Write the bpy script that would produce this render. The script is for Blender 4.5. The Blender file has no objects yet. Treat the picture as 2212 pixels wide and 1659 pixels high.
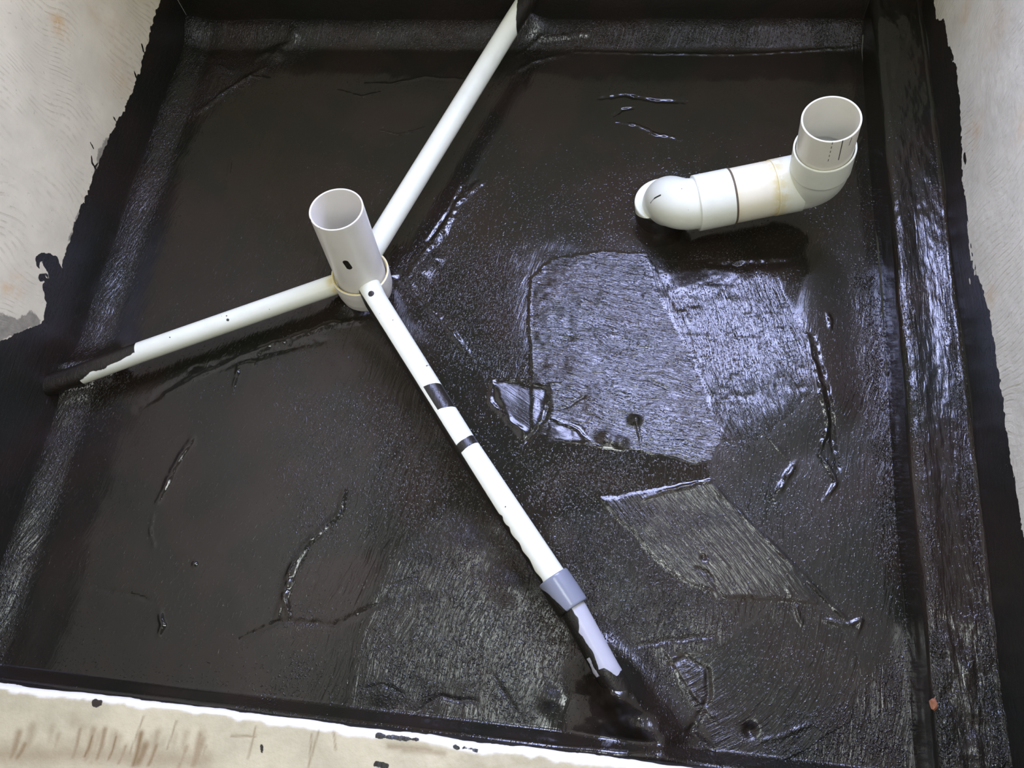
import bpy, bmesh, math
import numpy as np
from mathutils import Vector, Matrix

# ------------------------------------------------------------------ camera, world, lights
F = 1750.0            # focal length in pixels of the 2212 x 1659 frame
H = 1.55              # camera height above the sunken floor
_d = np.array([200., 765., F]); _d /= np.linalg.norm(_d)
_y = np.array([494., -4129., F]); _y -= _y @ _d * _d; _y /= np.linalg.norm(_y)
_u = -_d
_x = np.cross(_y, _u)                      # room axes written in camera axes (right, down, forward)
S = bpy.context.scene
col = S.collection
cam_d = bpy.data.cameras.new('camera'); cam = bpy.data.objects.new('camera', cam_d); col.objects.link(cam)
cam_d.sensor_fit = 'HORIZONTAL'; cam_d.sensor_width = 36.0; cam_d.lens = 36.0 * F / 2212.0
cam_d.clip_start = 0.02
R = np.array([_x, _y, _u])                 # room <- camera(right, down, forward)
Rb = R @ np.diag([1, -1, -1])              # room <- blender camera (right, up, back)
M = Matrix([[*Rb[0], 0], [*Rb[1], 0], [*Rb[2], H], [0, 0, 0, 1]])
cam.matrix_world = M
S.camera = cam
S.view_settings.view_transform = 'Standard'; S.view_settings.look = 'None'
S.view_settings.exposure = 0.0; S.view_settings.gamma = 1.0
S.view_settings.use_curve_mapping = False

W = bpy.data.worlds.new('world'); S.world = W; W.use_nodes = True
W.node_tree.nodes['Background'].inputs[0].default_value = (0.86, 0.90, 0.80, 1)
W.node_tree.nodes['Background'].inputs[1].default_value = 0.20

def area(name, loc, target, sx, sy, power, color):
    l = bpy.data.lights.new(name, 'AREA'); l.shape = 'RECTANGLE'; l.size = sx; l.size_y = sy
    l.energy = power; l.color = color
    o = bpy.data.objects.new(name, l); col.objects.link(o); o.location = loc
    o.rotation_euler = (Vector(target) - Vector(loc)).to_track_quat('-Z', 'Y').to_euler()
    return o
WIN = (-0.42, 0.78, 1.18, 2.58)            # window opening in the far wall: x0, x1, z0, z1
area('window_daylight', ((WIN[0]+WIN[1])/2, 1.74, (WIN[2]+WIN[3])/2), ((WIN[0]+WIN[1])/2, 0, (WIN[2]+WIN[3])/2),
     WIN[1]-WIN[0], WIN[3]-WIN[2], 170, (0.53, 0.59, 1.0))
area('ceiling_light', (-0.10, 0.26, 2.65), (-0.10, 0.26, 0), 0.62, 0.5, 18, (0.93, 1.0, 0.98))
area('fill_light', (0.2, -1.3, 2.4), (-0.2, 0.6, 0), 0.8, 0.6, 14, (1.0, 0.98, 0.92))  # unseen fill added behind the camera to brighten the pipes

# ------------------------------------------------------------------ helpers
def ray(u, v): return R @ np.array([u - 1106.0, v - 829.5, F])
def P(u, v, z=0.0):
    r = ray(u, v); return np.array([0, 0, H]) + r * ((z - H) / r[2])
def pix(V):
    c = (np.asarray(V) - np.array([0, 0, H])) @ R
    return np.stack([1106 + F*c[..., 0]/c[..., 2], 829.5 + F*c[..., 1]/c[..., 2]], -1)

def hash_grid(seed, n=256):
    return np.random.default_rng(seed).random((n, n))
def vnoise(x, y, s, seed=0, sy=None):
    """smooth value noise in 0..1, feature size s (sy along y)"""
    g = hash_grid(seed); n = g.shape[0]
    a = np.asarray(x)/s + 1000.0; b = np.asarray(y)/(sy or s) + 1000.0
    ia = np.floor(a).astype(int); ib = np.floor(b).astype(int)
    fa = a-ia; fb = b-ib; fa = fa*fa*(3-2*fa); fb = fb*fb*(3-2*fb)
    i0, i1, j0, j1 = ia % n, (ia+1) % n, ib % n, (ib+1) % n
    return (g[i0, j0]*(1-fa) + g[i1, j0]*fa)*(1-fb) + (g[i0, j1]*(1-fa) + g[i1, j1]*fa)*fb
def fbm(x, y, s, seed=0, o=4, sy=None):
    r = 0; a = 1; t = 0
    for k in range(o):
        r = r + a*(vnoise(x, y, s/2**k, seed+k*7, (sy/2**k) if sy else None)-.5); t += a; a *= .55
    return r/t*2
def sstep(a, b, x):
    t = np.clip((x-a)/(b-a), 0, 1); return t*t*(3-2*t)
def seg_dist(X, Y, pts):
    """distance to polyline in 2D, and parameter 0..1 along it"""
    d = np.full(np.shape(X), 1e9); q = np.zeros(np.shape(X)); n = len(pts)-1
    for i in range(n):
        ax, ay = pts[i]; bx, by = pts[i+1]
        dx, dy = bx-ax, by-ay; L = dx*dx+dy*dy+1e-12
        t = np.clip(((X-ax)*dx+(Y-ay)*dy)/L, 0, 1)
        e = np.hypot(X-ax-t*dx, Y-ay-t*dy); m = e < d
        d = np.where(m, e, d); q = np.where(m, (i+t)/n, q)
    return d, q
def in_poly(X, Y, pts):
    c = np.zeros(np.shape(X), bool); n = len(pts)
    for i in range(n):
        x0, y0 = pts[i]; x1, y1 = pts[(i+1) % n]
        m = ((y0 > Y) != (y1 > Y)) & (X < (x1-x0)*(Y-y0)/(y1-y0+1e-12)+x0)
        c ^= m
    return c
def poly_sd(X, Y, pts):
    d, _ = seg_dist(X, Y, list(pts)+[pts[0]])
    return np.where(in_poly(X, Y, pts), d, -d)     # positive inside

def mesh_obj(name, verts, faces, mat, parent=None, smooth=True, attrs=None):
    me = bpy.data.meshes.new(name)
    verts = np.asarray(verts, np.float32); faces = np.asarray(faces, np.int32)
    nf, k = faces.shape
    me.vertices.add(len(verts)); me.vertices.foreach_set('co', verts.ravel())
    me.loops.add(nf*k); me.loops.foreach_set('vertex_index', faces.ravel())
    me.polygons.add(nf); me.polygons.foreach_set('loop_start', np.arange(0, nf*k, k, dtype=np.int32))
    me.update(calc_edges=True)
    me.polygons.foreach_set('use_smooth', np.full(nf, smooth, bool))
    for an, av in (attrs or {}).items():
        av = np.asarray(av, np.float32)
        if av.ndim == 2:
            a = me.attributes.new(an, 'FLOAT_VECTOR', 'POINT'); a.data.foreach_set('vector', av.ravel())
        else:
            a = me.attributes.new(an, 'FLOAT', 'POINT'); a.data.foreach_set('value', av.ravel())
    me.materials.append(mat)
    o = bpy.data.objects.new(name, me); col.objects.link(o)
    if parent: o.parent = parent
    return o
def grid_faces(nx, ny, close_x=False):
    i = np.arange(nx if close_x else nx-1); j = np.arange(ny-1)
    I, J = np.meshgrid(i, j, indexing='ij'); I2 = (I+1) % nx
    return np.stack([I*ny+J, I2*ny+J, I2*ny+J+1, I*ny+J+1], -1).reshape(-1, 4)
def grid_obj(name, A, B, fn, mat, attrs=None, flip=False, **kw):
    """A x B grid of parameters; fn maps to xyz; attrs are arrays on the grid"""
    V = np.stack(fn, -1).reshape(-1, 3); fc = grid_faces(len(A), len(B))
    if flip: fc = fc[:, ::-1]
    at = {k: (v.reshape(-1, 3) if v.ndim == 3 else v.ravel()) for k, v in (attrs or {}).items()}
    return mesh_obj(name, V, fc, mat, attrs=at, **kw)
def box(name, a, b, mat, parent=None, bevel=0.0):
    bm = bmesh.new(); bmesh.ops.create_cube(bm, size=1)
    for v in bm.verts:
        v.co = Vector([a[i] + (v.co[i]+.5)*(b[i]-a[i]) for i in range(3)])
    if bevel: bmesh.ops.bevel(bm, geom=bm.edges[:], offset=bevel, segments=3, affect='EDGES', profile=.5)
    me = bpy.data.meshes.new(name); bm.to_mesh(me); bm.free(); me.materials.append(mat)
    o = bpy.data.objects.new(name, me); col.objects.link(o)
    if parent: o.parent = parent
    return o
def structure(o): o['kind'] = 'structure'; return o
def thing(name, label, cat, loc, group=None):
    o = bpy.data.objects.new(name, None); col.objects.link(o); o.location = loc
    o.empty_display_size = .05
    o['label'] = label; o['category'] = cat
    if group: o['group'] = group
    return o
def adopt(o, t):                # parent keeping the mesh where it was built
    o.parent = t; o.matrix_parent_inverse = Matrix.Translation(-Vector(t.location)); return o

# ------------------------------------------------------------------ materials
class NB:
    def __init__(s, name):
        s.m = bpy.data.materials.new(name); s.m.use_nodes = True
        s.t = s.m.node_tree; s.t.nodes.clear()
    def n(s, typ, props=None, **inp):
        o = s.t.nodes.new(typ)
        for k, v in (props or {}).items(): setattr(o, k, v)
        for k, v in inp.items():
            k = int(k[1:]) if k[0] == 'i' and k[1:].isdigit() else k.replace('_', ' ')
            if isinstance(v, bpy.types.NodeSocket): s.t.links.new(v, o.inputs[k])
            else: o.inputs[k].default_value = v
        return o
    def attr(s, name, vec=False):
        o = s.n('ShaderNodeAttribute', {'attribute_name': name}); return o.outputs['Vector' if vec else 'Fac']
    def pos(s): return s.n('ShaderNodeNewGeometry').outputs['Position']
    def math(s, op, a, b=0.0, c=0.0, clamp=False):
        o = s.n('ShaderNodeMath', {'operation': op, 'use_clamp': clamp}, i0=a, i1=b)
        if op in ('MULTIPLY_ADD', 'SMOOTH_MIN'): o = o; s._in(o, 2, c)
        return o.outputs[0]
    def _in(s, o, k, v):
        if isinstance(v, bpy.types.NodeSocket): s.t.links.new(v, o.inputs[k])
        else: o.inputs[k].default_value = v
    def vmul(s, v, k):
        return s.n('ShaderNodeVectorMath', {'operation': 'MULTIPLY'}, i0=v, i1=k).outputs[0]
    def noise(s, v, scale, detail=2.0, rough=.5, dist=0.0):
        return s.n('ShaderNodeTexNoise', Vector=v, Scale=scale, Detail=detail, Roughness=rough, Distortion=dist).outputs['Fac']
    def ramp(s, v, a, b, lo=0.0, hi=1.0):
        return s.n('ShaderNodeMapRange', {'interpolation_type': 'SMOOTHSTEP'}, Value=v, From_Min=a, From_Max=b, To_Min=lo, To_Max=hi).outputs[0]
    def mix(s, f, a, b):
        o = s.t.nodes.new('ShaderNodeMix'); o.data_type = 'RGBA'
        s._in(o, 0, f); s._in(o, 6, a); s._in(o, 7, b); return o.outputs[2]
    def mixf(s, f, a, b):
        o = s.t.nodes.new('ShaderNodeMix'); o.data_type = 'FLOAT'
        s._in(o, 0, f); s._in(o, 2, a); s._in(o, 3, b); return o.outputs[0]
    def bump(s, h, dist, strength=1.0, normal=None):
        o = s.n('ShaderNodeBump', Height=h, Distance=dist, Strength=strength)
        if normal is not None: s._in(o, 'Normal', normal)
        return o.outputs[0]
    def out(s, base, rough, normal=None, spec=.5, **kw):
        p = s.n('ShaderNodeBsdfPrincipled', Base_Color=base, Roughness=rough)
        s._in(p, 'Specular IOR Level', spec)
        if normal is not None: s._in(p, 'Normal', normal)
        for k, v in kw.items(): s._in(p, k.replace('_', ' '), v)
        o = s.n('ShaderNodeOutputMaterial'); s.t.links.new(p.outputs[0], o.inputs[0]); return s.m

def RGB(r, g, b):       # sRGB 0..255 -> linear
    f = lambda c: (c/255/12.92) if c/255 <= .04045 else ((c/255+.055)/1.055)**2.4
    return (f(r), f(g), f(b), 1.0)

BIT_A, BIT_B = (0.0175, 0.0120, 0.0085, 1), (0.0100, 0.0100, 0.0066, 1)
def bitumen_nodes(nb, with_attr=True):
    """brushed bitumen: strokes follow the baked stroke direction 'stroke', strength 'amp'"""
    pos = nb.pos()
    if with_attr:
        st = nb.attr('stroke', True); amp = nb.attr('amp'); spk = nb.attr('spark'); rg = nb.attr('gloss')
    else:
        st = nb.vmul(pos, (1, 1, 1)); amp = 0.25; spk = 0.3; rg = 0.4
    s1 = nb.noise(nb.vmul(st, (330, 40, 330)), 1.0, 3.0, .6, .4)
    s2 = nb.noise(nb.vmul(st, (105, 14, 105)), 1.0, 1.0, .5, .6)
    sh = nb.math('MULTIPLY', nb.math('ADD', nb.math('MULTIPLY_ADD', s1, .80, -.40), nb.math('MULTIPLY_ADD', s2, 1.7, -.85)), amp)
    # raised bristle marks and specks, from sparse (low spark) to dense (high spark)
    lo = nb.math('MULTIPLY_ADD', spk, -.14, .66)
    k1 = nb.math('MULTIPLY', nb.math('SUBTRACT', nb.noise(nb.vmul(st, (300, 90, 300)), 1.0, 2.0, .55, .8), lo), 5.0, clamp=True)
    k2 = nb.math('MULTIPLY', nb.math('SUBTRACT', nb.noise(pos, 240.0, 1.0, .5), lo), 5.0, clamp=True)
    sp = nb.math('MULTIPLY', nb.math('ADD', nb.math('MULTIPLY', k1, .55), nb.math('MULTIPLY', k2, .40)), nb.math('MULTIPLY_ADD', spk, .7, .3))
    h = nb.math('ADD', sh, sp)
    normal = nb.bump(h, 0.0021, 1.0)
    mott = nb.ramp(nb.noise(pos, 5.0, 4.0, .6, .4), .36, .64)
    base = nb.mix(mott, BIT_A, BIT_B)
    rough = nb.mixf(rg, .09, .20)
    return base, rough, normal
nb = NB('bitumen'); b_, r_, n_ = bitumen_nodes(nb); BIT = nb.out(b_, r_, n_, .5)
nb = NB('bitumen_plain'); b_, r_, n_ = bitumen_nodes(nb, False); BITP = nb.out(b_, r_, n_, .5)

def painted(name, base_fn, rough, spec=.3, thick=.0012, edge=.0035):
    """a clean surface carrying a bitumen coat wherever the baked 'paint' distance is positive"""
    nb = NB(name)
    base, nrm0 = base_fn(nb)
    pos = nb.pos()
    p = nb.attr('paint')
    n1 = nb.math('MULTIPLY', nb.math('SUBTRACT', nb.noise(pos, 95.0, 4.0, .65), .5), edge*2)
    fac = nb.ramp(nb.math('ADD', p, n1), -.0006, .0006)
    bb, br, bn = bitumen_nodes(nb, False)
    pb = nb.n('ShaderNodeBsdfPrincipled', Base_Color=base, Roughness=rough); nb._in(pb, 'Specular IOR Level', spec)
    if nrm0 is not None: nb._in(pb, 'Normal', nrm0)
    pp = nb.n('ShaderNodeBsdfPrincipled', Base_Color=bb, Roughness=.38)
    nb._in(pp, 'Normal', nb.bump(fac, thick, .6, bn))
    mx = nb.n('ShaderNodeMixShader', Fac=fac, i1=pb.outputs[0], i2=pp.outputs[0])
    o = nb.n('ShaderNodeOutputMaterial'); nb.t.links.new(mx.outputs[0], o.inputs[0]); return nb.m

def plaster(warm, axes, scr=1.0):
    def fn(nb):
        pos = nb.pos()
        sep = nb.n('ShaderNodeSeparateXYZ', Vector=pos)
        a = sep.outputs[axes[0]]; b = sep.outputs[axes[1]]
        wob = nb.math('MULTIPLY', nb.noise(pos, 2.2, 2.0, .5), 0.34)
        # notched trowel scratches swinging in fans
        c = nb.n('ShaderNodeCombineXYZ', X=nb.math('ADD', nb.math('ADD', a, nb.math('MULTIPLY', b, .22)), wob), Y=b, Z=0.0).outputs[0]
        w = nb.n('ShaderNodeTexWave', {'wave_type': 'BANDS', 'bands_direction': 'X'}, Vector=c, Scale=25.0, Distortion=.6, Detail=2.0, Detail_Scale=8.0).outputs['Fac']
        msk = nb.ramp(nb.noise(pos, 7.5, 3.0, .6), .38, .62)
        g = nb.math('MULTIPLY', nb.math('MULTIPLY', nb.ramp(w, .40, .05), msk), nb.ramp(nb.noise(pos, 60.0, 2.0, .6), .35, .6))
        blot = nb.noise(pos, 9.0, 5.0, .6)
        base = nb.mix(nb.ramp(blot, .3, .7), warm, tuple(c*.86 for c in warm[:3])+(1,))
        base = nb.mix(nb.math('MULTIPLY', g, .24*scr), base, RGB(150, 138, 112))
        specks = nb.ramp(nb.noise(pos, 85.0, 2.0, .6), .68, .76)
        base = nb.mix(nb.math('MULTIPLY', specks, .35), base, RGB(140, 130, 110))
        st = nb.attr('stain')
        base = nb.mix(nb.math('MULTIPLY', st, nb.ramp(nb.noise(pos, 40.0, 3.0, .6), .3, .65), clamp=True), base, RGB(196, 160, 108))
        ce = nb.attr('cement')
        cf = nb.ramp(nb.math('ADD', ce, nb.math('MULTIPLY', nb.math('SUBTRACT', nb.noise(pos, 45.0, 4.0, .6), .5), .03)), -.002, .004)
        base = nb.mix(cf, base, nb.mix(nb.noise(pos, 60.0, 4.0, .7), RGB(100, 96, 84), RGB(168, 160, 138)))
        h = nb.math('ADD', nb.math('MULTIPLY', g, -.22*scr), nb.math('MULTIPLY', nb.noise(pos, 30.0, 4.0, .6), .8))
        return base, nb.bump(h, .004, .7)
    return fn
PL_L = painted('plaster_cream', plaster(RGB(212, 202, 174), ('Y', 'Z')), .75)
PL_R = painted('plaster_right', plaster(RGB(214, 209, 190), ('Y', 'Z'), .55), .75)
PL_F = painted('plaster_far', plaster(RGB(210, 204, 184), ('X', 'Z')), .75)

def pvc(name, c, rough=.32):
    def fn(nb):
        pos = nb.pos()
        b = nb.mix(nb.ramp(nb.noise(pos, 22.0, 4.0, .6), .45, .8), c, tuple(k*.93 for k in c[:3])+(1,))
        g = nb.attr('glue')
        b = nb.mix(nb.math('MULTIPLY', g, nb.ramp(nb.noise(pos, 55.0, 3.0, .6), .25, .6)), b, RGB(205, 188, 128))
        return b, nb.bump(nb.noise(pos, 60.0, 2.0, .5), .0006, .4)
    return painted(name, fn, rough, .45, .0006, .0004)
PVC_W = pvc('white_pvc', RGB(224, 226, 210))
PVC_G = pvc('grey_white_pvc', RGB(222, 218, 208))
PVC_C = pvc('cream_pvc', RGB(228, 222, 198))
PVC_R = pvc('pale_cream_pvc', RGB(222, 218, 202))
PVC_D = pvc('dark_grey_pvc', RGB(122, 126, 138), .25)
PVC_L = pvc('light_grey_pvc', RGB(172, 172, 180))
nb = NB('marker_ink'); INK = nb.out(RGB(24, 22, 22), .5)
nb = NB('joint_gap'); GAP = nb.out(RGB(96, 84, 66), .7)
nb = NB('glue'); GLUE = nb.out(nb.mix(nb.noise(nb.pos(), 60.0, 3.0), RGB(196, 178, 112), RGB(226, 214, 168)), .35)
nb = NB('orange_chip'); CHIP = nb.out(nb.mix(nb.noise(nb.pos(), 200.0, 3.0), RGB(150, 96, 60), RGB(92, 58, 40)), .8)
nb = NB('painted_wood'); WOOD = nb.out(RGB(225, 222, 214), .4)

# ------------------------------------------------------------------ room dimensions (metres)
XL, XR, YF, YN = -1.23, 0.62, 1.66, -0.025
LEDGE_X, LEDGE_H = 0.515, 0.10
SILL = 0.25
TOP = 2.75

# ------------------------------------------------------------------ floor relief
def w2(pts, z=0.0): return [tuple(P(u, v, z)[:2]) for u, v in pts]
xs = np.arange(XL, LEDGE_X+.0021, .0025); ys = np.arange(YN, YF+.0021, .0025)
X, Y = np.meshgrid(xs, ys, indexing='ij')
PX = pix(np.stack([X, Y, np.zeros_like(X)], -1)); U, V = PX[..., 0], PX[..., 1]   # only used to read feature places off a floor plan

Z = .0032*fbm(X, Y, .45, 3, 3) + .0014*fbm(X, Y, .11, 11, 3)
# gentle fall towards the drain and the shallow valleys of the pipe chases
ridges = [  # (polyline in plan, half width m, height m)
    ([(1035,398),(985,440),(955,500),(905,560),(875,610)], .012, .007),
    ([(1000,405),(975,450),(925,520)], .006, -.006),
    ([(880,600),(900,640),(960,700),(1010,760)], .008, .004),
    ([(360,850),(470,790),(600,740),(720,700),(800,690)], .008, .006),
    ([(300,880),(420,800),(560,765),(700,735)], .012, -.005),
    ([(500,850),(515,790),(560,780)], .005, .004),
    ([(340,1085),(365,1030),(390,985),(415,945)], .008, .006),
    ([(345,1320),(352,1350),(345,1370)], .006, .005),
    ([(330,1110),(322,1140),(335,1180)], .005, .004),
    ([(600,1330),(620,1250),(660,1180),(730,1110),(745,1060)], .008, .005),
    ([(640,1200),(615,1290),(625,1330)], .006, .005),
    ([(520,1380),(600,1340),(720,1350),(840,1300)], .006, -.004),
    ([(200,1270),(280,1285),(330,1300)], .005, -.004),
    ([(1738,732),(1755,790),(1770,860),(1785,920),(1770,980),(1790,1010),(1805,1045),(1780,1085)], .0045, .006),
    ([(1752,735),(1772,800),(1790,880),(1800,960),(1808,1010)], .006, -.006),
    ([(1715,1000),(1695,1040),(1672,1075)], .007, .006),
    ([(1785,680),(1792,715)], .005, .005),
    ([(1062,822),(1110,822),(1190,832),(1215,830)], .0045, .005),
    ([(1062,822),(1060,870),(1090,900),(1140,940)], .006, .004),
    ([(1185,870),(1178,905),(1160,935),(1130,960)], .005, -.006),
    ([(1180,885),(1230,880),(1265,860)], .003, -.004),
    ([(1190,905),(1250,930),(1275,955)], .003, .003),
    ([(1330,800),(1400,820),(1460,850)], .005, -.003),
    ([(1375,905),(1380,940),(1386,975)], .0022, .0035),
    ([(1390,1078),(1440,1062),(1490,1050),(1530,1040)], .0035, .005),
    ([(1530,1040),(1600,1110),(1700,1210),(1800,1310),(1850,1365)], .004, .004),
    ([(1700,1270),(1720,1300),(1735,1350)], .004, .004),
    ([(1780,1340),(1830,1350),(1860,1340),(1850,1375)], .004, .004),
    ([(1505,1225),(1530,1240),(1560,1290)], .004, -.004),
    ([(1380,1395),(1450,1380),(1540,1375)], .005, -.004),
    ([(1450,1440),(1480,1420),(1530,1450),(1530,1510),(1490,1580),(1560,1640)], .006, -.006),
    ([(1440,1400),(1500,1500),(1550,1560)], .005, .004),
    ([(820,1300),(850,1260),(900,1250)], .004, -.003),
    ([(900,1540),(950,1500),(1030,1520)], .004, -.004),
    ([(870,1500),(830,1480),(790,1490)], .004, -.004),
    ([(1060,1450),(1090,1500),(1120,1540)], .004, -.003),
    ([(1650,1600),(1700,1585),(1760,1560)], .004, .004),
    ([(1240,112),(1400,115),(1600,118),(1850,104)], .004, .004),
    ([(1290,212),(1350,206),(1420,218),(1490,222)], .006, -.005),
    ([(1330,262),(1380,272),(1420,290),(1470,302)], .004, .0045),
    ([(1320,250),(1345,235),(1370,232)], .005, -.004),
    ([(730,195),(780,208),(820,200)], .004, .0035),
    ([(790,182),(850,180),(920,168),(1000,172)], .004, .003),
    ([(1120,120),(1170,90),(1270,85)], .008, .004),
    ([(1100,165),(1150,135),(1220,120)], .008, .004),
    ([(810,280),(860,290),(920,275)], .003, .003),
    ([(490,430),(493,380),(500,335)], .006, -.003),
    ([(430,240),(470,210),(520,175),(570,150)], .010, .007),
    ([(560,125),(600,108),(640,95)], .014, .007),
    ([(470,140),(500,155)], .006, .005),
    ([(580,170),(540,165),(520,190)], .005, .004),
    ([(1780,320),(1840,330),(1865,300)], .004, .003),
    ([(1500,560),(1600,575),(1720,570)], .012, -.004),
    ([(1640,930),(1680,970),(1700,990)], .0022, .003),
    ([(1150,600),(1145,650),(1150,800)], .003, .003),
]
for pts, w, h in ridges:
    p = w2(pts); ax = [a for a, b in p]; ay = [b for a, b in p]; m = 4*w
    i0, i1 = np.searchsorted(xs, [min(ax)-m, max(ax)+m]); j0, j1 = np.searchsorted(ys, [min(ay)-m, max(ay)+m])
    sl = (slice(i0, i1), slice(j0, j1))
    if i1 <= i0 or j1 <= j0: continue
    wx = X[sl] + .004*fbm(X[sl], Y[sl], .03, 51, 2); wy = Y[sl] + .004*fbm(X[sl], Y[sl], .03, 61, 2)
    d, q = seg_dist(wx, wy, p)
    tap = .35 + .65*np.sin(np.pi*np.clip(q, .03, .97))**.6
    Z[sl] += h*.60*tap*np.exp(-(d/(w*.8))**2)*(.35+1.1*vnoise(X[sl], Y[sl], .011, 71))
# round mounds and pits
for (u, v, r, h) in [(1372,910,.012,.009),(1310,948,.018,.007),(1340,958,.016,.006),(1620,1578,.012,-.010),(1190,1510,.02,.006),
                     (600,118,.022,.008),(640,85,.018,.006),(905,590,.03,.006),(940,560,.02,.005),(420,1218,.006,.004),(1520,1205,.006,-.004),
                     (1395,640,.01,.002),(830,1490,.03,.004),(1100,1270,.035,.006),(1000,1180,.04,.005),(1420,1560,.03,.004)]:
    c = P(u, v); Z += h*np.exp(-(((X-c[0])**2+(Y-c[1])**2)/(r*r*.7)))
# bitumen heaped along the buried pipe ends
def heap(pts, w, h):
    global Z
    d, q = seg_dist(X, Y, w2(pts)); Z += h*np.exp(-(d/w)**2)*(.92+.16*fbm(X, Y, .04, 81, 3))
heap([(60,850),(150,820),(235,790)], .035, .040)
heap([(1325,1490),(1360,1530),(1420,1600)], .040, .046)
heap([(1290,1440),(1340,1500),(1300,1560)], .045, .022)
heap([(1135,50),(1160,0)], .040, .036)
heap([(740,640),(790,640),(845,600),(830,540)], .030, .012)
# smooth moat of bitumen around the elbow that enters the floor
ce = P(1437, 447)[:2]; rr = np.hypot(X-ce[0], Y-ce[1])
Z -= .002*np.exp(-((rr-.085)/.02)**2)
dmp = sstep(.16, .09, rr)
# left, far and near coves
cove = lambda d, w, h: h*sstep(w, 0, d)
Z += cove(X-XL, .068, .020)*(1+.25*fbm(X, Y, .12, 91, 3)) + cove(YF-Y, .080, .030)*(1+.2*fbm(X, Y, .1, 95, 3)) + cove(Y-YN, .03, .03)
c1 = P(1120, 500)
# brush stroke field -------------------------------------------------
th = np.radians(78 + 26*fbm(X, Y, .35, 101, 2))           # default stroke heading in plan
wx = X + .012*fbm(X, Y, .09, 111, 3); wy = Y + .012*fbm(X, Y, .09, 121, 3)
SU = wx*np.sin(np.radians(78)) - wy*np.cos(np.radians(78)); SV = wx*np.cos(np.radians(78)) + wy*np.sin(np.radians(78))
AMP = .10 + .12*np.clip(fbm(X, Y, .22, 131, 3), 0, 1)
SPK = .10 + .9*np.clip(fbm(X, Y, .20, 141, 4)*1.6, 0, 1)
GL = .25 + .3*fbm(X, Y, .2, 151, 3)
def plan_heading(u0, v0, u1, v1):
    a, b = P(u0, v0), P(u1, v1); return math.atan2(b[1]-a[1], b[0]-a[0])
def region(poly, head=None, amp=None, spark=None, gloss=None, soft=.006, tilt=None, arc=None, warp=.004, lift=0.0, seed=0, rag=.006):
    """a trowelled patch: own stroke heading (or arcs round a centre), strength, tilt"""
    global SU, SV, AMP, SPK, GL, Z
    p = w2(poly); sd = poly_sd(X, Y, p) + rag*fbm(X, Y, .03, 200+seed, 3); m = sstep(-soft, soft, sd); hard = sd > 0
    qx = X + warp*fbm(X, Y, .07, 210+seed, 3); qy = Y + warp*fbm(X, Y, .07, 220+seed, 3)
    if soft >= .02: head = None; p_seam = 1.0
    else: p_seam = 0.0
    if arc is not None:
        c = P(*arc); r = np.hypot(qx-c[0], qy-c[1]); a = np.arctan2(qy-c[1], qx-c[0])
        SU = np.where(hard, r, SU); SV = np.where(hard, a*.2, SV)
    elif head is not None:
        t = plan_heading(*head)
        SU = np.where(hard, -qx*math.sin(t)+qy*math.cos(t)+seed*1.7, SU); SV = np.where(hard, qx*math.cos(t)+qy*math.sin(t), SV)
    if amp is not None: AMP = AMP*(1-m)+amp*m
    if spark is not None: SPK = SPK*(1-m)+spark*m
    seam = np.maximum(sstep(.0024, .0042, np.abs(sd)), p_seam); AMP = AMP*(.02+.98*seam); SPK = SPK*(.05+.95*seam)
    if gloss is not None: GL = GL*(1-m)+gloss*m
    if tilt is not None:
        c = np.mean(np.array(p), 0); Z = Z + m*((X-c[0])*tilt[0]+(Y-c[1])*tilt[1])
    Z = Z + m*lift
FULL = [(0,0)]
# quiet, almost flat zone across the far half
region([(420,120),(1000,110),(1860,110),(1880,560),(1400,520),(1100,560),(900,420),(560,640),(260,640)], amp=.06, spark=.05, soft=.05, seed=1)
region([(230,900),(560,820),(640,1000),(600,1500),(60,1450),(120,1100)], amp=.05, spark=.10, soft=.04, seed=2)
# sparkling zone either side of the front pipe
region([(900,560),(1140,520),(1140,800),(1050,820),(960,760)], head=(1080,560,1000,760), amp=.07, spark=.62, soft=.04, seed=3)
region([(600,850),(860,860),(1050,1050),(960,1120),(760,1150),(620,1250)], head=(860,900,930,1100), amp=.13, spark=.55, soft=.05, seed=4)
region([(1150,1000),(1380,960),(1400,1080),(1250,1100),(1150,1080)], head=(1250,1000,1300,1080), amp=.18, spark=.9, soft=.03, seed=5)
# stippled grey zone in the near middle
region([(960,1110),(1080,1130),(1180,1250),(1260,1340),(1230,1480),(1150,1570),(760,1530),(800,1330),(860,1200)], head=(1000,1150,990,1500), amp=.55, spark=.75, gloss=.95, soft=.03, warp=.012, seed=6)
region([(1180,1130),(1330,1090),(1560,1280),(1600,1360),(1430,1480),(1330,1420),(1240,1260)], head=(1350,1150,1370,1400), amp=.50, spark=.8, gloss=.8, soft=.02, warp=.01, seed=7)
# diagonal striations
region([(1300,1080),(1400,1062),(1535,1040),(1720,1225),(1760,1300),(1560,1290),(1440,1230)], head=(1400,1070,1560,1270), amp=.55, spark=.2, gloss=.5, warp=.0015, seed=8, lift=.002)
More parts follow.
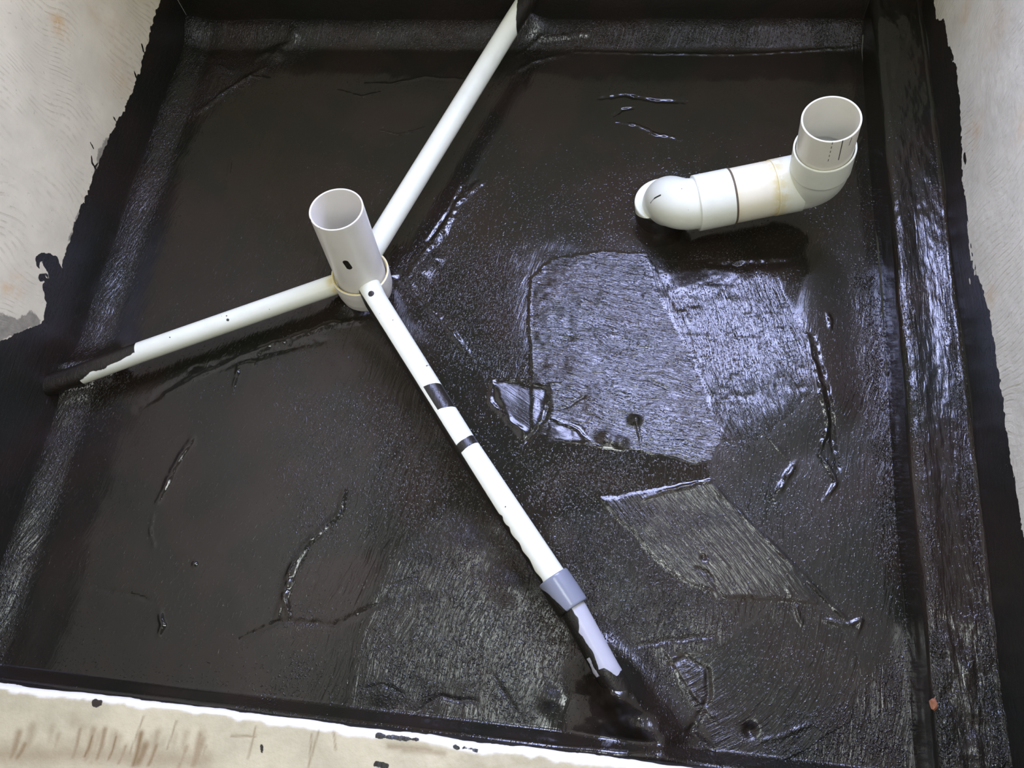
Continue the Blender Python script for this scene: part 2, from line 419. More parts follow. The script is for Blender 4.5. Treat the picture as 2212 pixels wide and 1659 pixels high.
# swept arcs on the near right
region([(1440,1420),(1560,1400),(1700,1280),(1800,1330),(1860,1430),(1840,1560),(1700,1640),(1560,1660),(1500,1540)], arc=(1380,1230), amp=.60, spark=.35, gloss=.6, warp=.003, seed=9)
region([(1700,1560),(1860,1480),(1960,1380),(1975,1659),(1560,1659),(1600,1600)], head=(1850,1400,1880,1650), amp=.45, spark=.9, gloss=.9, soft=.03, warp=.014, seed=10)
region([(410,190),(470,120),(560,60),(680,40),(680,110),(600,150),(520,200),(440,250),(400,260)], amp=.22, spark=.8, soft=.03, seed=18)
region([(1060,190),(1110,110),(1180,70),(1300,70),(1270,110),(1160,150),(1080,200)], amp=.16, spark=.6, soft=.02, seed=19)
region([(860,640),(880,560),(960,480),(1010,410),(1050,420),(980,520),(920,640)], amp=.2, spark=.8, soft=.02, seed=20)
# long strokes on the right towards the ledge
region([(1560,1000),(1740,700),(1860,560),(1925,700),(1960,1300),(1880,1400),(1640,1130)], head=(1780,760,1860,1300), amp=.20, spark=.30, soft=.03, warp=.006, seed=11)
region([(1850,590),(1890,590),(1920,800),(1935,1200),(1905,1200),(1870,840)], head=(1870,600,1910,1100), amp=.3, spark=1.0, soft=.02, seed=12)
# trowelled patch that mirrors the window
region([(1145,600),(1190,560),(1300,541),(1400,545),(1440,640),(1520,760),(1580,900),(1535,1000),(1500,1010),(1420,985),(1250,960),(1150,940),(1148,830),(1142,700)],
       head=(1150,690,1420,745), amp=.62, spark=.40, gloss=.20, warp=.011, seed=13, lift=.0006, soft=.003)
region([(1400,560),(1560,565),(1680,600),(1740,740),(1760,850),(1640,960),(1560,960),(1500,780),(1430,650)],
       head=(1560,600,1650,900), amp=.62, spark=.45, gloss=.30, warp=.006, seed=14)
region([(1395,548),(1560,565),(1600,610),(1480,640),(1420,620)], amp=.05, gloss=.9, soft=.02, seed=15)
region([(1065,828),(1185,838),(1180,890),(1130,945),(1095,905)], head=(1070,830,1170,900), amp=.06, spark=.03, gloss=.6, tilt=(-.055, -.03), seed=16, lift=.0005, soft=.008)
region([(1190,905),(1250,920),(1275,955),(1180,960)], amp=.05, spark=.03, gloss=.6, tilt=(0, -.03), seed=17)
pm = sstep(0, .02, poly_sd(X, Y, w2([(1145,600),(1190,560),(1300,541),(1400,545),(1680,600),(1760,850),(1580,900),(1535,1000),(1250,960),(1150,940)])))
Z += pm*(.0011*fbm(X, Y, .035, 401, 3) - .0016*np.clip(fbm(X*.5, Y, .022, 411, 2)-.25, 0, 1))
# broad hand-trowelled dish in the middle of the floor
dp = poly_sd(X, Y, w2([(1140,545),(1400,530),(1740,600),(1770,860),(1600,960),(1530,1020),(1180,970)])); dm = sstep(-.09, .03, dp)
gx = np.cumsum(.085*sstep(.08, .34, xs))*.0025; gy = np.cumsum(-.030*sstep(.93, .55, ys))*.0025; gy -= np.interp(.95, ys, gy)
Z += dm*(gx[:, None]+gy[None, :])
AMP = AMP*(1-dmp) + .03*dmp; SPK = SPK*(1-dmp) + .02*dmp
# coves are rough and brushed lengthwise
cm = sstep(.09, .05, X-XL); AMP = AMP*(1-cm)+.45*cm; SPK = SPK*(1-cm)+.8*cm; GL = GL*(1-cm)+.8*cm
cm = sstep(.09, .05, YF-Y); AMP = AMP*(1-cm)+.40*cm; SPK = SPK*(1-cm)+.8*cm; GL = GL*(1-cm)+1.7*cm
SPK = np.clip(SPK*(.55+.9*vnoise(X, Y, .035, 171)), 0, 1.2)
stroke = np.stack([SU, SV, np.zeros_like(SU)], -1)
structure(grid_obj('floor', xs, ys, (X, Y, Z), BIT, attrs={'stroke': stroke, 'amp': AMP, 'spark': SPK, 'gloss': np.clip(GL, 0, 2)}))
def floor_z(x, y):
    return float(Z[min(max(int(round((x-XL)/.0025)), 0), len(xs)-1), min(max(int(round((y-YN)/.0025)), 0), len(ys)-1)])

# ------------------------------------------------------------------ raised ledge along the right wall
pr = []   # profile: up the inner face, over a rounded edge, across to the wall
for z in np.linspace(-.01, LEDGE_H-.018, 28): pr.append((LEDGE_X, z))
for a in np.linspace(math.pi, math.pi/2, 12)[1:]: pr.append((LEDGE_X+.018+.018*math.cos(a), LEDGE_H-.018+.018*math.sin(a)))
for x in np.linspace(LEDGE_X+.020, XR-.006, 34): pr.append((x, LEDGE_H))
for x, z in [(XR-.003, LEDGE_H+.002), (XR, LEDGE_H+.008)]: pr.append((x, z))
pr = np.array(pr); sl_ = np.concatenate([[0], np.cumsum(np.hypot(*np.diff(pr, axis=0).T))])
ly = np.arange(YN-.3, YF+.001, .003)
A_, B_ = np.meshgrid(np.arange(len(pr)), ly, indexing='ij')
px_, pz_ = pr[A_, 0], pr[A_, 1]; sl2 = sl_[A_]
topm = sstep(LEDGE_X-.001, LEDGE_X+.012, px_)
und = .0030*fbm(sl2, B_, .05, 301, 4, sy=.16) + .0014*fbm(sl2, B_, .018, 311, 3, sy=.04)
dish = .012*np.exp(-((px_-.566)/.024)**2)*topm*(sstep(1.35, .9, B_))
nearm = sstep(.35, .15, B_)
zz = pz_ + (und*topm*(1+1.3*nearm)) - dish*.3 + .004*nearm*fbm(sl2, B_, .04, 321, 3)*topm
xx = px_ + (1-topm)*(.004*fbm(sl2, B_, .07, 331, 3, sy=.2)) * (sl2 > .003)
edge = np.exp(-((px_-.530)/.012)**2) + np.exp(-((px_-.606)/.014)**2)
amp_l = np.where(px_ < LEDGE_X+.004, .06, .34*sstep(1.5, .9, B_)+.06+.25*np.clip(edge, 0, 1)*sstep(1.25, .8, B_)+.2*nearm)
spk_l = np.where(px_ < LEDGE_X+.004, .03, .04+1.0*np.clip(edge, 0, 1)*sstep(1.3, .75, B_)*(.3+vnoise(px_, B_, .04, 341))+.5*nearm)
st_l = np.stack([sl2+.004*fbm(sl2, B_, .05, 351, 3), B_, 0*B_], -1)
structure(grid_obj('trim_1', np.arange(len(pr)), ly, (xx, B_, zz), BIT, attrs={'stroke': st_l, 'amp': amp_l, 'spark': spk_l, 'gloss': .35+.2*nearm}))

# ------------------------------------------------------------------ walls with a ragged bitumen upstand
def interp(x, pts):
    p = sorted(pts); return np.interp(x, [a for a, b in p], [b for a, b in p])
def axis_pts(a, b, fine_a, fine_b, fine, coarse):
    r = list(np.arange(fine_a, fine_b, fine))+[fine_b]
    if a < fine_a: r = list(np.arange(a, fine_a, coarse))+r
    if b > fine_b: r = r+list(np.arange(fine_b+coarse, b, coarse))+[b]
    return np.array(r)
def on_x(u, v, xw):
    r = ray(u, v); t = xw/r[0]; return (r[1]*t, H+r[2]*t)
def wall_x(name, xw, line, caps, holes, stains, cements, mat, flip, seed, rag=.006):
    yy = axis_pts(-1.0, YF, -.35, YF, .003, .05); zz = axis_pts(-.02, TOP, -.02, .62, .003, .06)
    Y_, Z_ = np.meshgrid(yy, zz, indexing='ij')
    sd = interp(Y_, line) - Z_ + rag*fbm(Y_, Z_, .03, seed, 4) + rag*.9*fbm(Y_, Z_, .009, seed+40, 2)
    for pts, r in caps:
        d, q = seg_dist(Y_, Z_, [on_x(*p, xw) for p in pts]); sd = np.maximum(sd, r-d+.0015*fbm(Y_, Z_, .01, seed+9, 2))
    for pts, r in holes:
        d, q = seg_dist(Y_, Z_, [on_x(*p, xw) for p in pts]); sd = np.minimum(sd, d-r+.003*fbm(Y_, Z_, .01, seed+19, 2))
    stn = np.zeros_like(Y_)
    for (u, v, r, k) in stains:
        c = on_x(u, v, xw); stn = np.maximum(stn, k*np.exp(-((Y_-c[0])**2+(Z_-c[1])**2)/(r*r)))
    cem = np.full_like(Y_, -.05)
    for poly in cements:
        cem = np.maximum(cem, poly_sd(Y_, Z_, [on_x(*p, xw) for p in poly]))
    bow = .0035*fbm(Y_, Z_, .25, seed+60, 3)*sstep(0, .03, YF-Y_)
    return structure(grid_obj(name, yy, zz, (np.full_like(Y_, xw)+bow, Y_, Z_), mat, flip=flip, attrs={'paint': sd, 'stain': stn, 'cement': np.clip(cem, -.05, .05)}))
LL = [on_x(*p, XL) for p in [(347,0),(332,40),(318,90),(303,150),(285,200),(262,250),(240,290),(222,325),(205,380),(185,430),(165,480),(150,530),(132,580),(115,620),(98,665),(90,700),(50,716),(0,738)]]
LL = LL + [(.4, .24), (-.4, .24)]
wall_x('wall_left', XL, LL,
       [([(84,572),(82,560),(92,554),(108,556),(120,566)], .008), ([(88,600),(98,598),(104,618),(110,640)], .008), ([(104,566),(116,585),(118,610),(108,640)], .017), ([(120,560),(132,590)], .008), ([(100,620),(112,655)], .012),
        ([(196,308),(203,320)], .0015), ([(198,336),(200,352),(208,364)], .0022), ([(243,250),(252,266)], .0015), ([(290,155),(296,170)], .003), ([(306,96),(310,110)], .003),
        ([(205,362),(212,352)], .0018)],
       [([(88,572),(92,582)], .005), ([(98,596),(100,599)], .003)],
       [(125,50,.022,.9),(140,70,.02,.6),(35,615,.02,.8),(15,622,.015,.6),(205,30,.03,.25),(260,170,.05,.3),(250,80,.06,.2)],
       [[(0,675),(40,690),(62,668),(90,690),(88,704),(50,716),(0,740),(-40,760),(-40,660)], [(228,300),(240,296),(225,345),(205,378),(208,340)], [(165,462),(178,455),(160,510),(150,520)]],
       PL_L, False, 401)
RL = [on_x(*p, XR) for p in [(2018,0),(2022,40),(2040,45),(2048,100),(2066,150),(2072,220),(2078,330),(2078,380),(2088,430),(2092,500),(2110,580),(2118,610),(2138,680),(2150,760),(2165,850),(2178,940),(2190,1000),(2202,1080),(2212,1160)]]
RL = RL + [(.2, .24), (-.4, .24)]
wall_x('wall_right', XR, RL,
       [([(2050,105),(2058,125)], .004), ([(2083,335),(2086,350)], .005)],
       [([(2092,480),(2094,505)], .0035), ([(2096,525),(2100,560)], .004), ([(2103,560),(2107,590)], .003), ([(2091,450),(2093,462)], .0022), ([(2095,600),(2097,612)], .002)],
       [(2105,285,.035,.45),(2085,30,.03,.4),(2150,60,.05,.25),(2205,270,.03,.3),(2140,640,.02,.4)],
       [], PL_R, True, 451)
# far wall (with the window opening above the frame) and near sill
xf = axis_pts(XL, XR, XL, XR, .005, .05); zf = axis_pts(-.02, WIN[2], -.02, .35, .005, .08)
X_, Z_ = np.meshgrid(xf, zf, indexing='ij')
structure(grid_obj('wall_far', xf, zf, (X_, np.full_like(X_, YF)+.003*fbm(X_, Z_, .2, 501, 3), Z_), PL_F, flip=False,
          attrs={'paint': .17-Z_+.008*fbm(X_, Z_, .03, 511, 4), 'stain': 0*X_, 'cement': 0*X_-.05}))
def clean_wall(name, a, b): return structure(box(name, a, b, PL_F))
fw = bpy.data.objects['wall_far']
for nm, a, b in [('wall_pier', (XL, YF, WIN[2]), (WIN[0], YF+.12, TOP)), ('wall_lintel', (WIN[0], YF, WIN[3]), (XR, YF+.12, TOP))]:
    o = box(nm, a, b, PL_F, fw)
# window frame
wf = structure(box('window_1', (WIN[0], YF+.03, WIN[2]-.03), (XR, YF+.12, WIN[2]), WOOD, bevel=.004))
for nm, a, b in [('window_frame', (WIN[0], YF+.05, WIN[2]), (WIN[0]+.035, YF+.09, WIN[3])), ('window_frame', (XR-.035, YF+.05, WIN[2]), (XR, YF+.09, WIN[3])),
                 ('window_frame', (WIN[0]+.035, YF+.05, WIN[3]-.035), (XR-.035, YF+.09, WIN[3]))]:
    box(nm, a, b, WOOD, wf, bevel=.003)

# near sill: rounded arris then a flat top, coated face
pr = [(YN, z) for z in np.linspace(-.02, SILL-.012, 60)]
for a in np.linspace(0, math.pi/2, 8)[1:]: pr.append((YN-.012+.012*math.cos(a), SILL-.012+.012*math.sin(a)))
for y in np.arange(YN-.015, YN-.42, -.0025): pr.append((y, SILL))
pr = np.array(pr); xn = np.arange(XL-.05, XR+.05, .0025)
A_, X_ = np.meshgrid(np.arange(len(pr)), xn, indexing='ij'); Yn, Zn = pr[A_, 0], pr[A_, 1]
ragg = .004*fbm(X_, Yn, .05, 601, 4)
right = sstep(-.36, -.28, X_)                      # rougher broken screed towards the right
along = (YN - Yn) - (SILL - Zn)                    # distance over the arris: negative on the face
sd = -along - .006 + ragg*1.2 + right*.004*fbm(X_, Yn, .03, 611, 4) - .005
def sill_cap(pts, r):
    global sd
    p = [tuple(P(u, v, SILL)[:2]) for u, v in pts]; d, q = seg_dist(X_, Yn, p)
    sd = np.maximum(sd, np.where(Zn > SILL-.003, r-d+.0025*fbm(X_, Yn, .012, 621, 3), -1))
sill_cap([(205,1520),(214,1521)], .0055); sill_cap([(815,1588),(850,1592),(900,1600)], .003); sill_cap([(812,1650),(835,1654)], .004)
sill_cap([(980,1612),(990,1613)], .002); sill_cap([(565,1610),(566,1625)], .0012); sill_cap([(1002,1614),(1030,1618)], .002)
stn = np.zeros_like(X_)
rng = np.random.default_rng(5)
def sill_stain(pts, r, k):
    global stn
    p = [tuple(P(u, v, SILL)[:2]) for u, v in pts]; d, q = seg_dist(X_, Yn, p)
    stn = np.maximum(stn, k*np.exp(-(d/r)**2))
for i in range(34):
    u = 20+rng.random()*430; L = 25+45*rng.random(); v1 = 1625+u*.055+rng.random()*12
    sill_stain([(u+12, v1-L), (u+4, v1-L*.4), (u-4, v1)], .003+.006*rng.random(), .25+.65*rng.random()**1.5)
sill_stain([(0,1628),(200,1632),(440,1645)], .016, .42); sill_stain([(100,1615),(200,1600),(160,1560)], .012, .25)
sill_stain([(840,1612),(930,1622)], .004, .5); sill_stain([(870,1622),(960,1628)], .004, .4)
for pts in [[(310,1548),(290,1600),(275,1640)], [(380,1560),(360,1620)], [(552,1572),(535,1640)], [(500,1590),(552,1592)], [(688,1580),(665,1659)], [(672,1590),(668,1650)], [(720,1580),(725,1620)]]:
    sill_stain(pts, .0016, .55)
hh = Zn - .0015*np.clip(stn, 0, 1)*(Zn > SILL-.001) + .0012*fbm(X_, Yn, .05, 631, 4)*(Zn > SILL-.013) + right*.0025*fbm(X_, Yn, .025, 641, 4)*(Zn > SILL-.013)
nb = NB('tmp')
def sill_base(nb):
    pos = nb.pos()
    base = nb.mix(nb.ramp(nb.noise(pos, 11.0, 5.0, .6), .3, .7), RGB(188, 178, 148), RGB(168, 160, 132))
    base = nb.mix(nb.attr('lip'), base, RGB(214, 211, 200))
    base = nb.mix(nb.attr('stain'), base, RGB(112, 88, 54))
    return base, nb.bump(nb.noise(pos, 70.0, 4.0, .6), .003, .5)
SILLM = painted('sill_screed', sill_base, .7)
ynear = Yn + (Zn <= SILL-.012)*.003*fbm(X_, Zn, .08, 651, 3) - .004*fbm(X_, 0*X_, .09, 661, 4)*(Zn > SILL-.06)
structure(grid_obj('wall_near', np.arange(len(pr)), xn, (X_, ynear, hh), SILLM, flip=True, attrs={'paint': sd, 'stain': np.clip(stn, 0, 1), 'lip': np.clip(np.where(Zn < SILL-.0005, 1.0, sstep(.013, .008, YN-Yn+.010*fbm(X_, Yn, .035, 671, 4))), 0, 1)}))

# ------------------------------------------------------------------ pipes
def frames(path):
    path = np.asarray(path, float); n = len(path)
    T = np.gradient(path, axis=0)
    for i in range(n):       # doubled points (steps) borrow a neighbour's direction
        if np.linalg.norm(T[i]) < 1e-9: T[i] = T[i-1]
    T /= np.linalg.norm(T, axis=1)[:, None]
    up = np.array([0, 0, 1.]) if abs(T[0][2]) < .9 else np.array([0, 1., 0])
    N = np.cross(T[0], up); N /= np.linalg.norm(N); Ns = [N]
    for i in range(1, n):
        N = Ns[-1] - Ns[-1]@T[i]*T[i]; N /= np.linalg.norm(N); Ns.append(N)
    Ns = np.array(Ns); return T, Ns, np.cross(T, Ns)
class Pipe:
    """lathe-like sweep: path points with outer radii; wall thickness gives an open, hollow end"""
    def __init__(s, name, path, rad, mat, seg=96, hollow=None, jag=None):
        path = np.asarray(path, float); rad = np.asarray(rad, float)
        T, N, B = frames(path); n_out = len(path)
        if hollow:      # go back inside
            wall, depth = hollow
            Ln = np.concatenate([[0], np.cumsum(np.linalg.norm(np.diff(path, axis=0), axis=1))]); Ln = Ln[-1]-Ln
            k = np.where(Ln <= depth)[0][::-1]
            rim = .0008
            path = np.concatenate([path, path[-1:]+T[-1:]*rim, path[-1:]+T[-1:]*rim, path[k]]); rad = np.concatenate([rad, [rad[-1]-rim, rad[-1]-wall+rim], np.full(len(k), rad[-1]-wall)])
            T = np.concatenate([T, T[-1:], T[-1:], T[k]]); N = np.concatenate([N, N[-1:], N[-1:], N[k]]); B = np.concatenate([B, B[-1:], B[-1:], B[k]])
        s.path, s.rad = path, rad; n = len(path)
        a = np.linspace(0, 2*np.pi, seg, endpoint=False)
        dirs = np.cos(a)[:, None, None]*N[None]+np.sin(a)[:, None, None]*B[None]
        s.Vx = (path[None]+rad[None, :, None]*dirs).reshape(-1, 3); s.nrm = dirs.reshape(-1, 3)
        s.s = np.tile(np.concatenate([[0], np.cumsum(np.linalg.norm(np.diff(path, axis=0), axis=1))]), seg)
        s.faces = grid_faces(seg, n, True); s.name, s.mat = name, mat
        s.outer = (np.arange(len(s.Vx)) % n) < n_out
        s.paint = np.full(len(s.Vx), -.05); s.glue = np.zeros(len(s.Vx)); s.hollow = hollow
        s.uv = pix(s.Vx)
    def at(s, u, v):         # surface point seen at that place of the plan
        c = s.Vx-np.array([0, 0, H]); f = ((s.nrm*c).sum(1) < 0) & s.outer
        d = np.where(f, np.hypot(s.uv[:, 0]-u, s.uv[:, 1]-v), 1e9); return s.Vx[np.argmin(d)]
    def spot(s, pts, r):
        q = [s.at(*p) for p in pts]
        if len(q) == 1: d = np.linalg.norm(s.Vx-q[0], axis=1)
        else:
            d = np.full(len(s.Vx), 1e9)
            for a, b in zip(q, q[1:]):
                ab = b-a; t = np.clip(((s.Vx-a)@ab)/(ab@ab+1e-12), 0, 1); d = np.minimum(d, np.linalg.norm(s.Vx-a-t[:, None]*ab, axis=1))
        s.paint = np.maximum(s.paint, r-d)
    def build(s, parent=None):
        o = mesh_obj(s.name, s.Vx, s.faces, s.mat, attrs={'paint': np.clip(s.paint, -.05, .05), 'glue': np.clip(s.glue, 0, 1)})
        if parent: adopt(o, parent)
        return o
def line(a, b, n): a, b = np.asarray(a, float), np.asarray(b, float); return a+(b-a)*np.linspace(0, 1, n)[:, None]

# --- three-armed drain trap
base = P(785, 607, .055); topc = P(726, 452, .287)
ax = (topc-base)/np.linalg.norm(topc-base)
foot = base - ax*(.045/ax[2])
trap = thing('drain_trap', 'white pipe drain trap with upright open riser and three long arms lying on black floor', 'drain pipe', (base[0], base[1], 0))
# riser
rise = Pipe('riser_pipe', line(foot+ax*.02, topc, 180), np.full(180, .0535), PVC_G, seg=220, hollow=(.0035, .22))
rise.spot([(746,567),(754,578)], .0062); rise.spot([(669,468),(672,476)], .0012); rise.spot([(690,492)], .001)
rise.build(trap)
# socket collar
cz = [(0, .050), (.012, .057), (.03, .0605), (.058, .0625), (.078, .0625), (.078, .0590), (.068, .0575), (.060, .0545)]
cpath = [foot+ax*a for a, r in cz]; crad = [r for a, r in cz]
cp, cr = [], []
for i in range(len(cz)-1):
    for t in np.linspace(0, 1, 8, endpoint=False): cp.append(np.array(foot)+ax*(cz[i][0]*(1-t)+cz[i+1][0]*t)); cr.append(crad[i]*(1-t)+crad[i+1]*t)
# sweep with a monotone-safe frame: use straight axis for every ring
def lathe(name, origin, axis, prof, mat, seg=96, parent=None, glue=None, paint=None):
    up = np.array([0, 1., 0]); N = np.cross(axis, up); N /= np.linalg.norm(N); B = np.cross(axis, N)
    a = np.linspace(0, 2*np.pi, seg, endpoint=False); prof = np.array(prof)
    dirs = np.cos(a)[:, None, None]*N+np.sin(a)[:, None, None]*B
    Vv = (origin+prof[None, :, :1]*axis+prof[None, :, 1:]*dirs).reshape(-1, 3)
    gl = np.zeros(len(Vv)) if glue is None else np.clip(glue(Vv), 0, 1)
    o = mesh_obj(name, Vv, grid_faces(seg, len(prof), True), mat, attrs={'paint': np.full(len(Vv), -.05) if paint is None else np.clip(paint(Vv), -.05, .05), 'glue': gl})
    if parent: adopt(o, parent)
    return o
gpt = P(735, 625, .07)
lathe('socket_collar', foot, ax, [(a, r) for a, r in zip([float((p-foot)@ax) for p in cp], cr)], PVC_G, parent=trap)
ring = [(.0765+.0022*math.sin(t), .0600+.0022*math.cos(t)) for t in np.linspace(-math.pi*.2, math.pi*1.0, 10)]
lathe('glue_ring', foot, ax, ring, GLUE, parent=trap)['label'] = 'yellowed glue line round the collar rim'

def arm(name, pts, r, n=260, mat=PVC_W, wob=0.0):
    p = np.array(pts); L = np.concatenate([[0], np.cumsum(np.linalg.norm(np.diff(p, axis=0), axis=1))])
    t = np.linspace(0, L[-1], n); path = np.stack([np.interp(t, L, p[:, k]) for k in range(3)], -1)
    return Pipe(name, path, np.full(n, r), mat, seg=72), t/L[-1]
# arm running up to the far wall
a, t = arm('branch_pipe', [P(800, 548, .088), P(1112, 42, .098), P(1150, -18, .100)], .0242)
T0 = (a.path[-1]-a.path[0]); T0 /= np.linalg.norm(T0); side = np.cross(T0, [0, 0, 1]); side /= np.linalg.norm(side)
c0 = a.at(1122, 55); sN = (a.Vx-a.path[0])@T0; lat = (a.Vx-a.path[0])@side; hgt = a.Vx[:, 2]-(a.path[0][2])
s0 = (c0-a.path[0])@T0
a.paint = np.maximum(a.paint, np.where(sN > s0-.02, (lat-.014+(sN-s0)*.42)+.003*fbm(sN, lat, .02, 701, 3), -.05)*.7)
a.paint = np.maximum(a.paint, sN-s0-.115)
a.build(trap)
# arm running to the left wall, its end buried in the coating
a, t = arm('branch_pipe', [P(745, 607, .060), P(300, 762, .062), P(165, 812, .060), P(90, 838, .058)], .0222)
T0 = (a.path[-1]-a.path[0]); T0 /= np.linalg.norm(T0); side = np.cross(T0, [0, 0, 1]); side /= np.linalg.norm(side)
sN = (a.Vx-a.path[0])@T0; lat = (a.Vx-a.path[0])@side; s0 = (a.at(292, 750)-a.path[0])@T0; s1 = (a.at(165, 810)-a.path[0])@T0
# far-facing side of the arm is coated beyond s0, leaving a white sliver on the near side
sgn = 1 if side[1] > 0 else -1
lim = np.interp(sN, [s0-.002, s0+.002, s0+.03, s1-.03, s1], [.026, -.011, -.014, -.018, -.0215])
a.paint = np.maximum(a.paint, np.where(sN > s0-.004, (sgn*lat-lim)+.005*fbm(sN, lat*.3, .022, 711, 4), -.05))
a.paint = np.maximum(a.paint, sN-s1+.004*fbm(lat, sN, .01, 712, 3))
a.glue = np.maximum(a.glue, sstep(.045, .02, sN))
for q, r in [(((491,692),), .0032), (((489,682),), .0018), (((487,672),), .0014), (((366,728),), .0016), (((583,668),), .0010), (((480,683),), .0008)]: a.spot(q, r)
a.build(trap)
# arm running towards the viewer
front_pts = [P(797, 618, .090), P(812, 650, .089), P(1000, 955, .078), P(1198, 1252, .066)]
a, t = arm('branch_pipe', front_pts, .0243, 360)
T0 = (a.path[-1]-a.path[0]); T0 /= np.linalg.norm(T0)
a.spot([(801,635)], .0068); a.spot([(849,690)], .0014); a.spot([(819,678)], .0008); a.spot([(1091,1095)], .0016); a.spot([(921,790),(929,789)], .0014); a.spot([(929,789),(940,786)], .0022)
side = -np.cross(T0, [0, 0, 1]); side /= np.linalg.norm(side); sN = (a.Vx-a.path[0])@T0; lat = (a.Vx-a.path[0])@side
def band(u0, v0, u1, v1, side_lim, slant, seed):
    sa = (a.at(u0, v0)-a.path[0])@T0; sb = (a.at(u1, v1)-a.path[0])@T0
    q = sN + lat*slant*1.0
    d = np.minimum(q-sa, sb-q)+.0015*fbm(sN, lat, .01, seed, 3)
    a.paint = np.maximum(a.paint, np.minimum(d, lat-side_lim))
band(935, 828, 965, 878, -.017, -.25, 721)
band(1005, 947, 1014, 962, -.022, .1, 722)
# lower edge coated in places
for u, v, w_ in [(1112,1178,.012),(1135,1210,.016),(1165,1250,.012),(1092,1140,.006),(1075,1118,.005)]:
    c = (a.at(u+12, v-6)-a.path[0])@T0
    a.paint = np.maximum(a.paint, np.where(lat < 0, (-lat-.0205) + .003*np.exp(-((sN-c)/w_)**2) - .002, -.05))
a.build(trap)
endp = lathe('pipe_stub', np.array(P(797, 618, .084)), np.array([0, 0, 1.]), [(-.035, .018), (-.02, .0235), (0, .0243), (.003, .0243)], PVC_W, parent=trap)
# domed end of that arm
dome = [(-.0243*math.sin(q)*.55, .0243*math.cos(q)) for q in np.linspace(0, math.pi/2, 8)]
fa = np.array(front_pts[1])-np.array(front_pts[0]); fa /= np.linalg.norm(fa)
lathe('end_cap', np.array(front_pts[0]), fa, dome, PVC_W, parent=trap)
# grey coupling and the pale grey pipe behind it
c0, c1_ = P(1195, 1248, .066), P(1238, 1314, .061)
ca = c1_-c0; cl = np.linalg.norm(ca); ca /= cl
prof = [(-.001, .0245), (-.001, .0295), (.001, .0302)] + [(x, .0302+.0008*math.sin(x*40)) for x in np.linspace(.004, cl-.003, 30)] + [(cl-.001, .0300), (cl, .0290), (cl, .0240)]
cpl = lathe('coupling', c0, ca, prof, PVC_D, parent=trap); cpl['label'] = 'blue grey plastic coupling sleeve'
me = cpl.data; co = np.zeros(len(me.vertices)*3, np.float32); me.vertices.foreach_get('co', co); co = co.reshape(-1, 3)
sN = (co-c0)@ca; side = -np.cross(ca, [0, 0, 1]); side /= np.linalg.norm(side); lat = (co-c0)@side
pt = (-lat-.021)+.5*(sN-cl*.55)*.5+.003*fbm(sN, lat, .02, 731, 3)
me.attributes['paint'].data.foreach_set('value', np.clip(pt, -.05, .05).astype(np.float32))
a, t = arm('tail_pipe', [P(1232, 1304, .061), P(1310, 1448, .050), P(1335, 1490, .038), P(1370, 1545, .012)], .0238, 240, PVC_L)
T0 = P(1310, 1448, .05)-P(1232, 1304, .061); T0 /= np.linalg.norm(T0); side = -np.cross(T0, [0, 0, 1]); side /= np.linalg.norm(side)
o0 = P(1232, 1304, .061); sN = (a.Vx-o0)@T0; lat = (a.Vx-o0)@side
L1 = np.linalg.norm(P(1322, 1462, .05)-o0)
lim = np.interp(sN, [0, .03, .05, .09, .12, L1-.02, L1+.005], [-.004, -.001, -.010, -.006, -.012, -.004, .012])
w1 = (lim-lat)+.004*fbm(sN, lat, .02, 741, 4)
sliver = np.minimum(np.minimum(sN-.095, L1-.012-sN), np.minimum(lat+.022, -.016-lat)+.003*fbm(sN, lat, .012, 742, 3))
a.paint = np.maximum(a.paint, np.minimum(w1, -sliver))
a.paint = np.maximum(a.paint, sN-L1+.006*fbm(lat, sN, .01, 743, 3))
o = a.build(trap); o['label'] = 'pale grey pipe end smeared with black coating'

# --- elbowed waste pipe rising out of the floor on the right
R0, RS = .0530, .0583
zc = .112
h0, h1 = P(1500, 440, zc), P(1728, 394, .120)
hd = h1-h0; hd /= np.linalg.norm(hd)
top2, rim2 = P(1796, 257, .33), P(1782, 318, .25)
vd = top2-rim2; vd /= np.linalg.norm(vd)
elb = thing('elbow_waste_pipe', 'white pipe with two elbows rising from black floor beside right ledge, open top', 'drain pipe', (h0[0]-.05, h0[1], 0))
def bend(p0, d0, p1, d1, n=40):
    """smooth turn from p0 (heading d0) to p1 (heading d1)"""
    k = np.linalg.norm(np.array(p1)-p0)*.42; t = np.linspace(0, 1, n)[:, None]
    return (1-t)**3*p0+3*(1-t)**2*t*(p0+d0*k)+3*(1-t)*t*t*(p1-d1*k)+t**3*p1
def on_line(u, v):      # point of the horizontal axis nearest to that column
    best = min(np.linspace(0, np.linalg.norm(h1-h0), 400), key=lambda s: np.hypot(*(pix(h0+hd*s)-[u, v]))); return h0+hd*best
sock0 = on_line(1503, 439); sock1 = on_line(1578, 425); mid1 = on_line(1667, 406); sock2 = on_line(1722, 395)
down = np.array([0, 0, -1.0])
low = np.array([P(1438, 452, .02)[0], P(1438, 452, .02)[1], .0])
pA = low+np.array([0, 0, -.01]); pB = low+np.array([0, 0, .030])
path = np.concatenate([line(pA, pB, 8)[:-1], bend(pB, -down, sock0, hd, 150)])
rad = np.concatenate([np.full(7, RS+.0015), np.full(150, R0)])
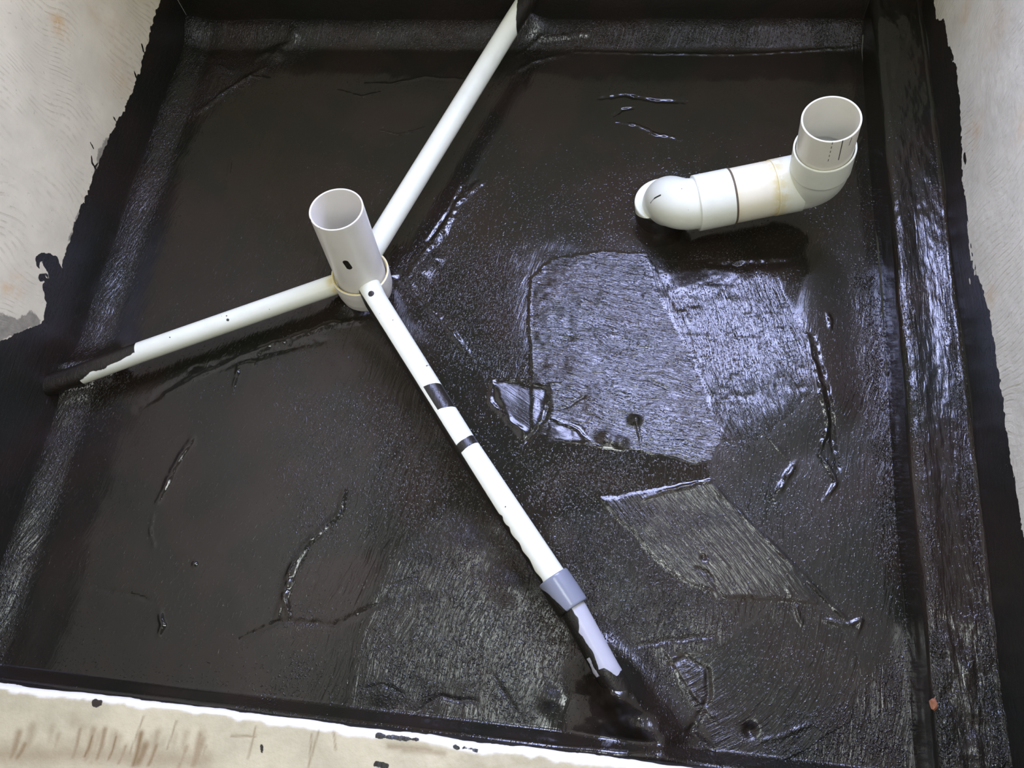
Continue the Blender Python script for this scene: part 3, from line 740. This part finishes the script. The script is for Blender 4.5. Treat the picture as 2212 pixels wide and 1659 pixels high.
# socket at the foot of the elbow, wider than the body
e1 = Pipe('lower_elbow', np.concatenate([path[7:], line(sock0, sock1, 40)]), np.concatenate([np.full(150, R0), np.full(40, RS)]), PVC_W, seg=220)
e1.spot([(1405,438),(1414,429)], .0011); e1.spot([(1414,429),(1426,422)], .0019); e1.spot([(1473,408)], .0012); e1.spot([(1510,405)], .0008); e1.spot([(1487,453)], .0006)
zlow = e1.Vx[:, 2]; e1.paint = np.maximum(e1.paint, .020-zlow+.004*fbm(e1.Vx[:, 0], e1.Vx[:, 1], .02, 751, 3)) 
e1.build(elb)
tiltv = np.array([-.10, .05, 1.]); tiltv /= np.linalg.norm(tiltv)
lathe('foot_socket', low+np.array([-.006, .004, 0]), tiltv, [(-.01, .058)]+[(z, .0600) for z in np.linspace(0, .044, 24)]+[(.048, .0590), (.049, .0570), (.047, .0540), (.046, .040)], PVC_W, parent=elb, paint=lambda v: .034-v[:, 2]+.6*(low[1]-v[:, 1])+.35*(v[:, 0]-low[0]))
m = Pipe('pipe_section', line(sock1-hd*.004, mid1+hd*.006, 50), np.full(50, RS-.0012), PVC_C)
sN = (m.Vx-sock1)@hd; Lm = np.linalg.norm(mid1-sock1); m.glue = np.maximum(.25*sstep(.02, 0, sN), sstep(Lm-.022, Lm, sN)*.8)
m.build(elb)['label'] = 'cream yellow length of pipe between the elbows'
lathe('joint_gap', sock1, hd, [(-.002, RS-.003), (-.002, RS+.0002), (.0022, RS+.0002), (.0022, RS-.003)], GAP, parent=elb)
lathe('glue_ring', mid1, hd, [(-.0012, RS-.003), (-.0012, RS-.0002), (.0012, RS-.0002), (.0012, RS-.003)], GLUE, parent=elb)
bendend = rim2-vd*.058
e2p = np.concatenate([line(mid1, sock2, 16), bend(sock2, hd, bendend, vd, 50)[1:], line(bendend, rim2, 20)[1:]])
e2r = np.concatenate([np.full(15, RS), [RS], np.full(49, RS-.0022), np.full(19, RS)])
e2r[64:] = RS
e2 = Pipe('upper_elbow', e2p, e2r, PVC_W, hollow=(.0038, .05))
sN = (e2.Vx-mid1)@hd; e2.glue = .75*sstep(.034, .0, sN)*sstep(-.002, .002, sN)*(e2.Vx[:, 2] < .19)
e2.spot([(1721,379),(1726,383)], .0009)
e2.build(elb)
r2 = Pipe('riser_pipe', line(rim2-vd*.04, top2, 160), np.full(160, R0), PVC_R, seg=280, hollow=(.0036, .11))
for y0 in range(308, 352, 9): r2.spot([(1799-(y0-308)*.26, y0), (1798-(y0-308)*.26, y0+4)], .0006)
r2.spot([(1821,303),(1811,345)], .0010); r2.spot([(1840,298),(1834,314)], .0009)
r2.build(elb)
# inside bend of the upper elbow: dark depth is real, the pipe runs down into the elbow

# ------------------------------------------------------------------ loose crumb on the floor by the ledge
c = P(2016, 1520, LEDGE_H)
bm = bmesh.new(); bmesh.ops.create_icosphere(bm, subdivisions=2, radius=.0085)
rg_ = np.random.default_rng(3)
for v in bm.verts:
    k = .65+.6*rg_.random(); v.co = Vector((v.co.x*k*.8, v.co.y*k*1.1, v.co.z*k*.5))
me = bpy.data.meshes.new('brick_chip'); bm.to_mesh(me); bm.free(); me.materials.append(CHIP)
o = bpy.data.objects.new('brick_chip', me); col.objects.link(o); o.location = (c[0], c[1], LEDGE_H+.002)
o['label'] = 'small orange brown crumb stuck on the black ledge by the right wall'; o['category'] = 'debris'
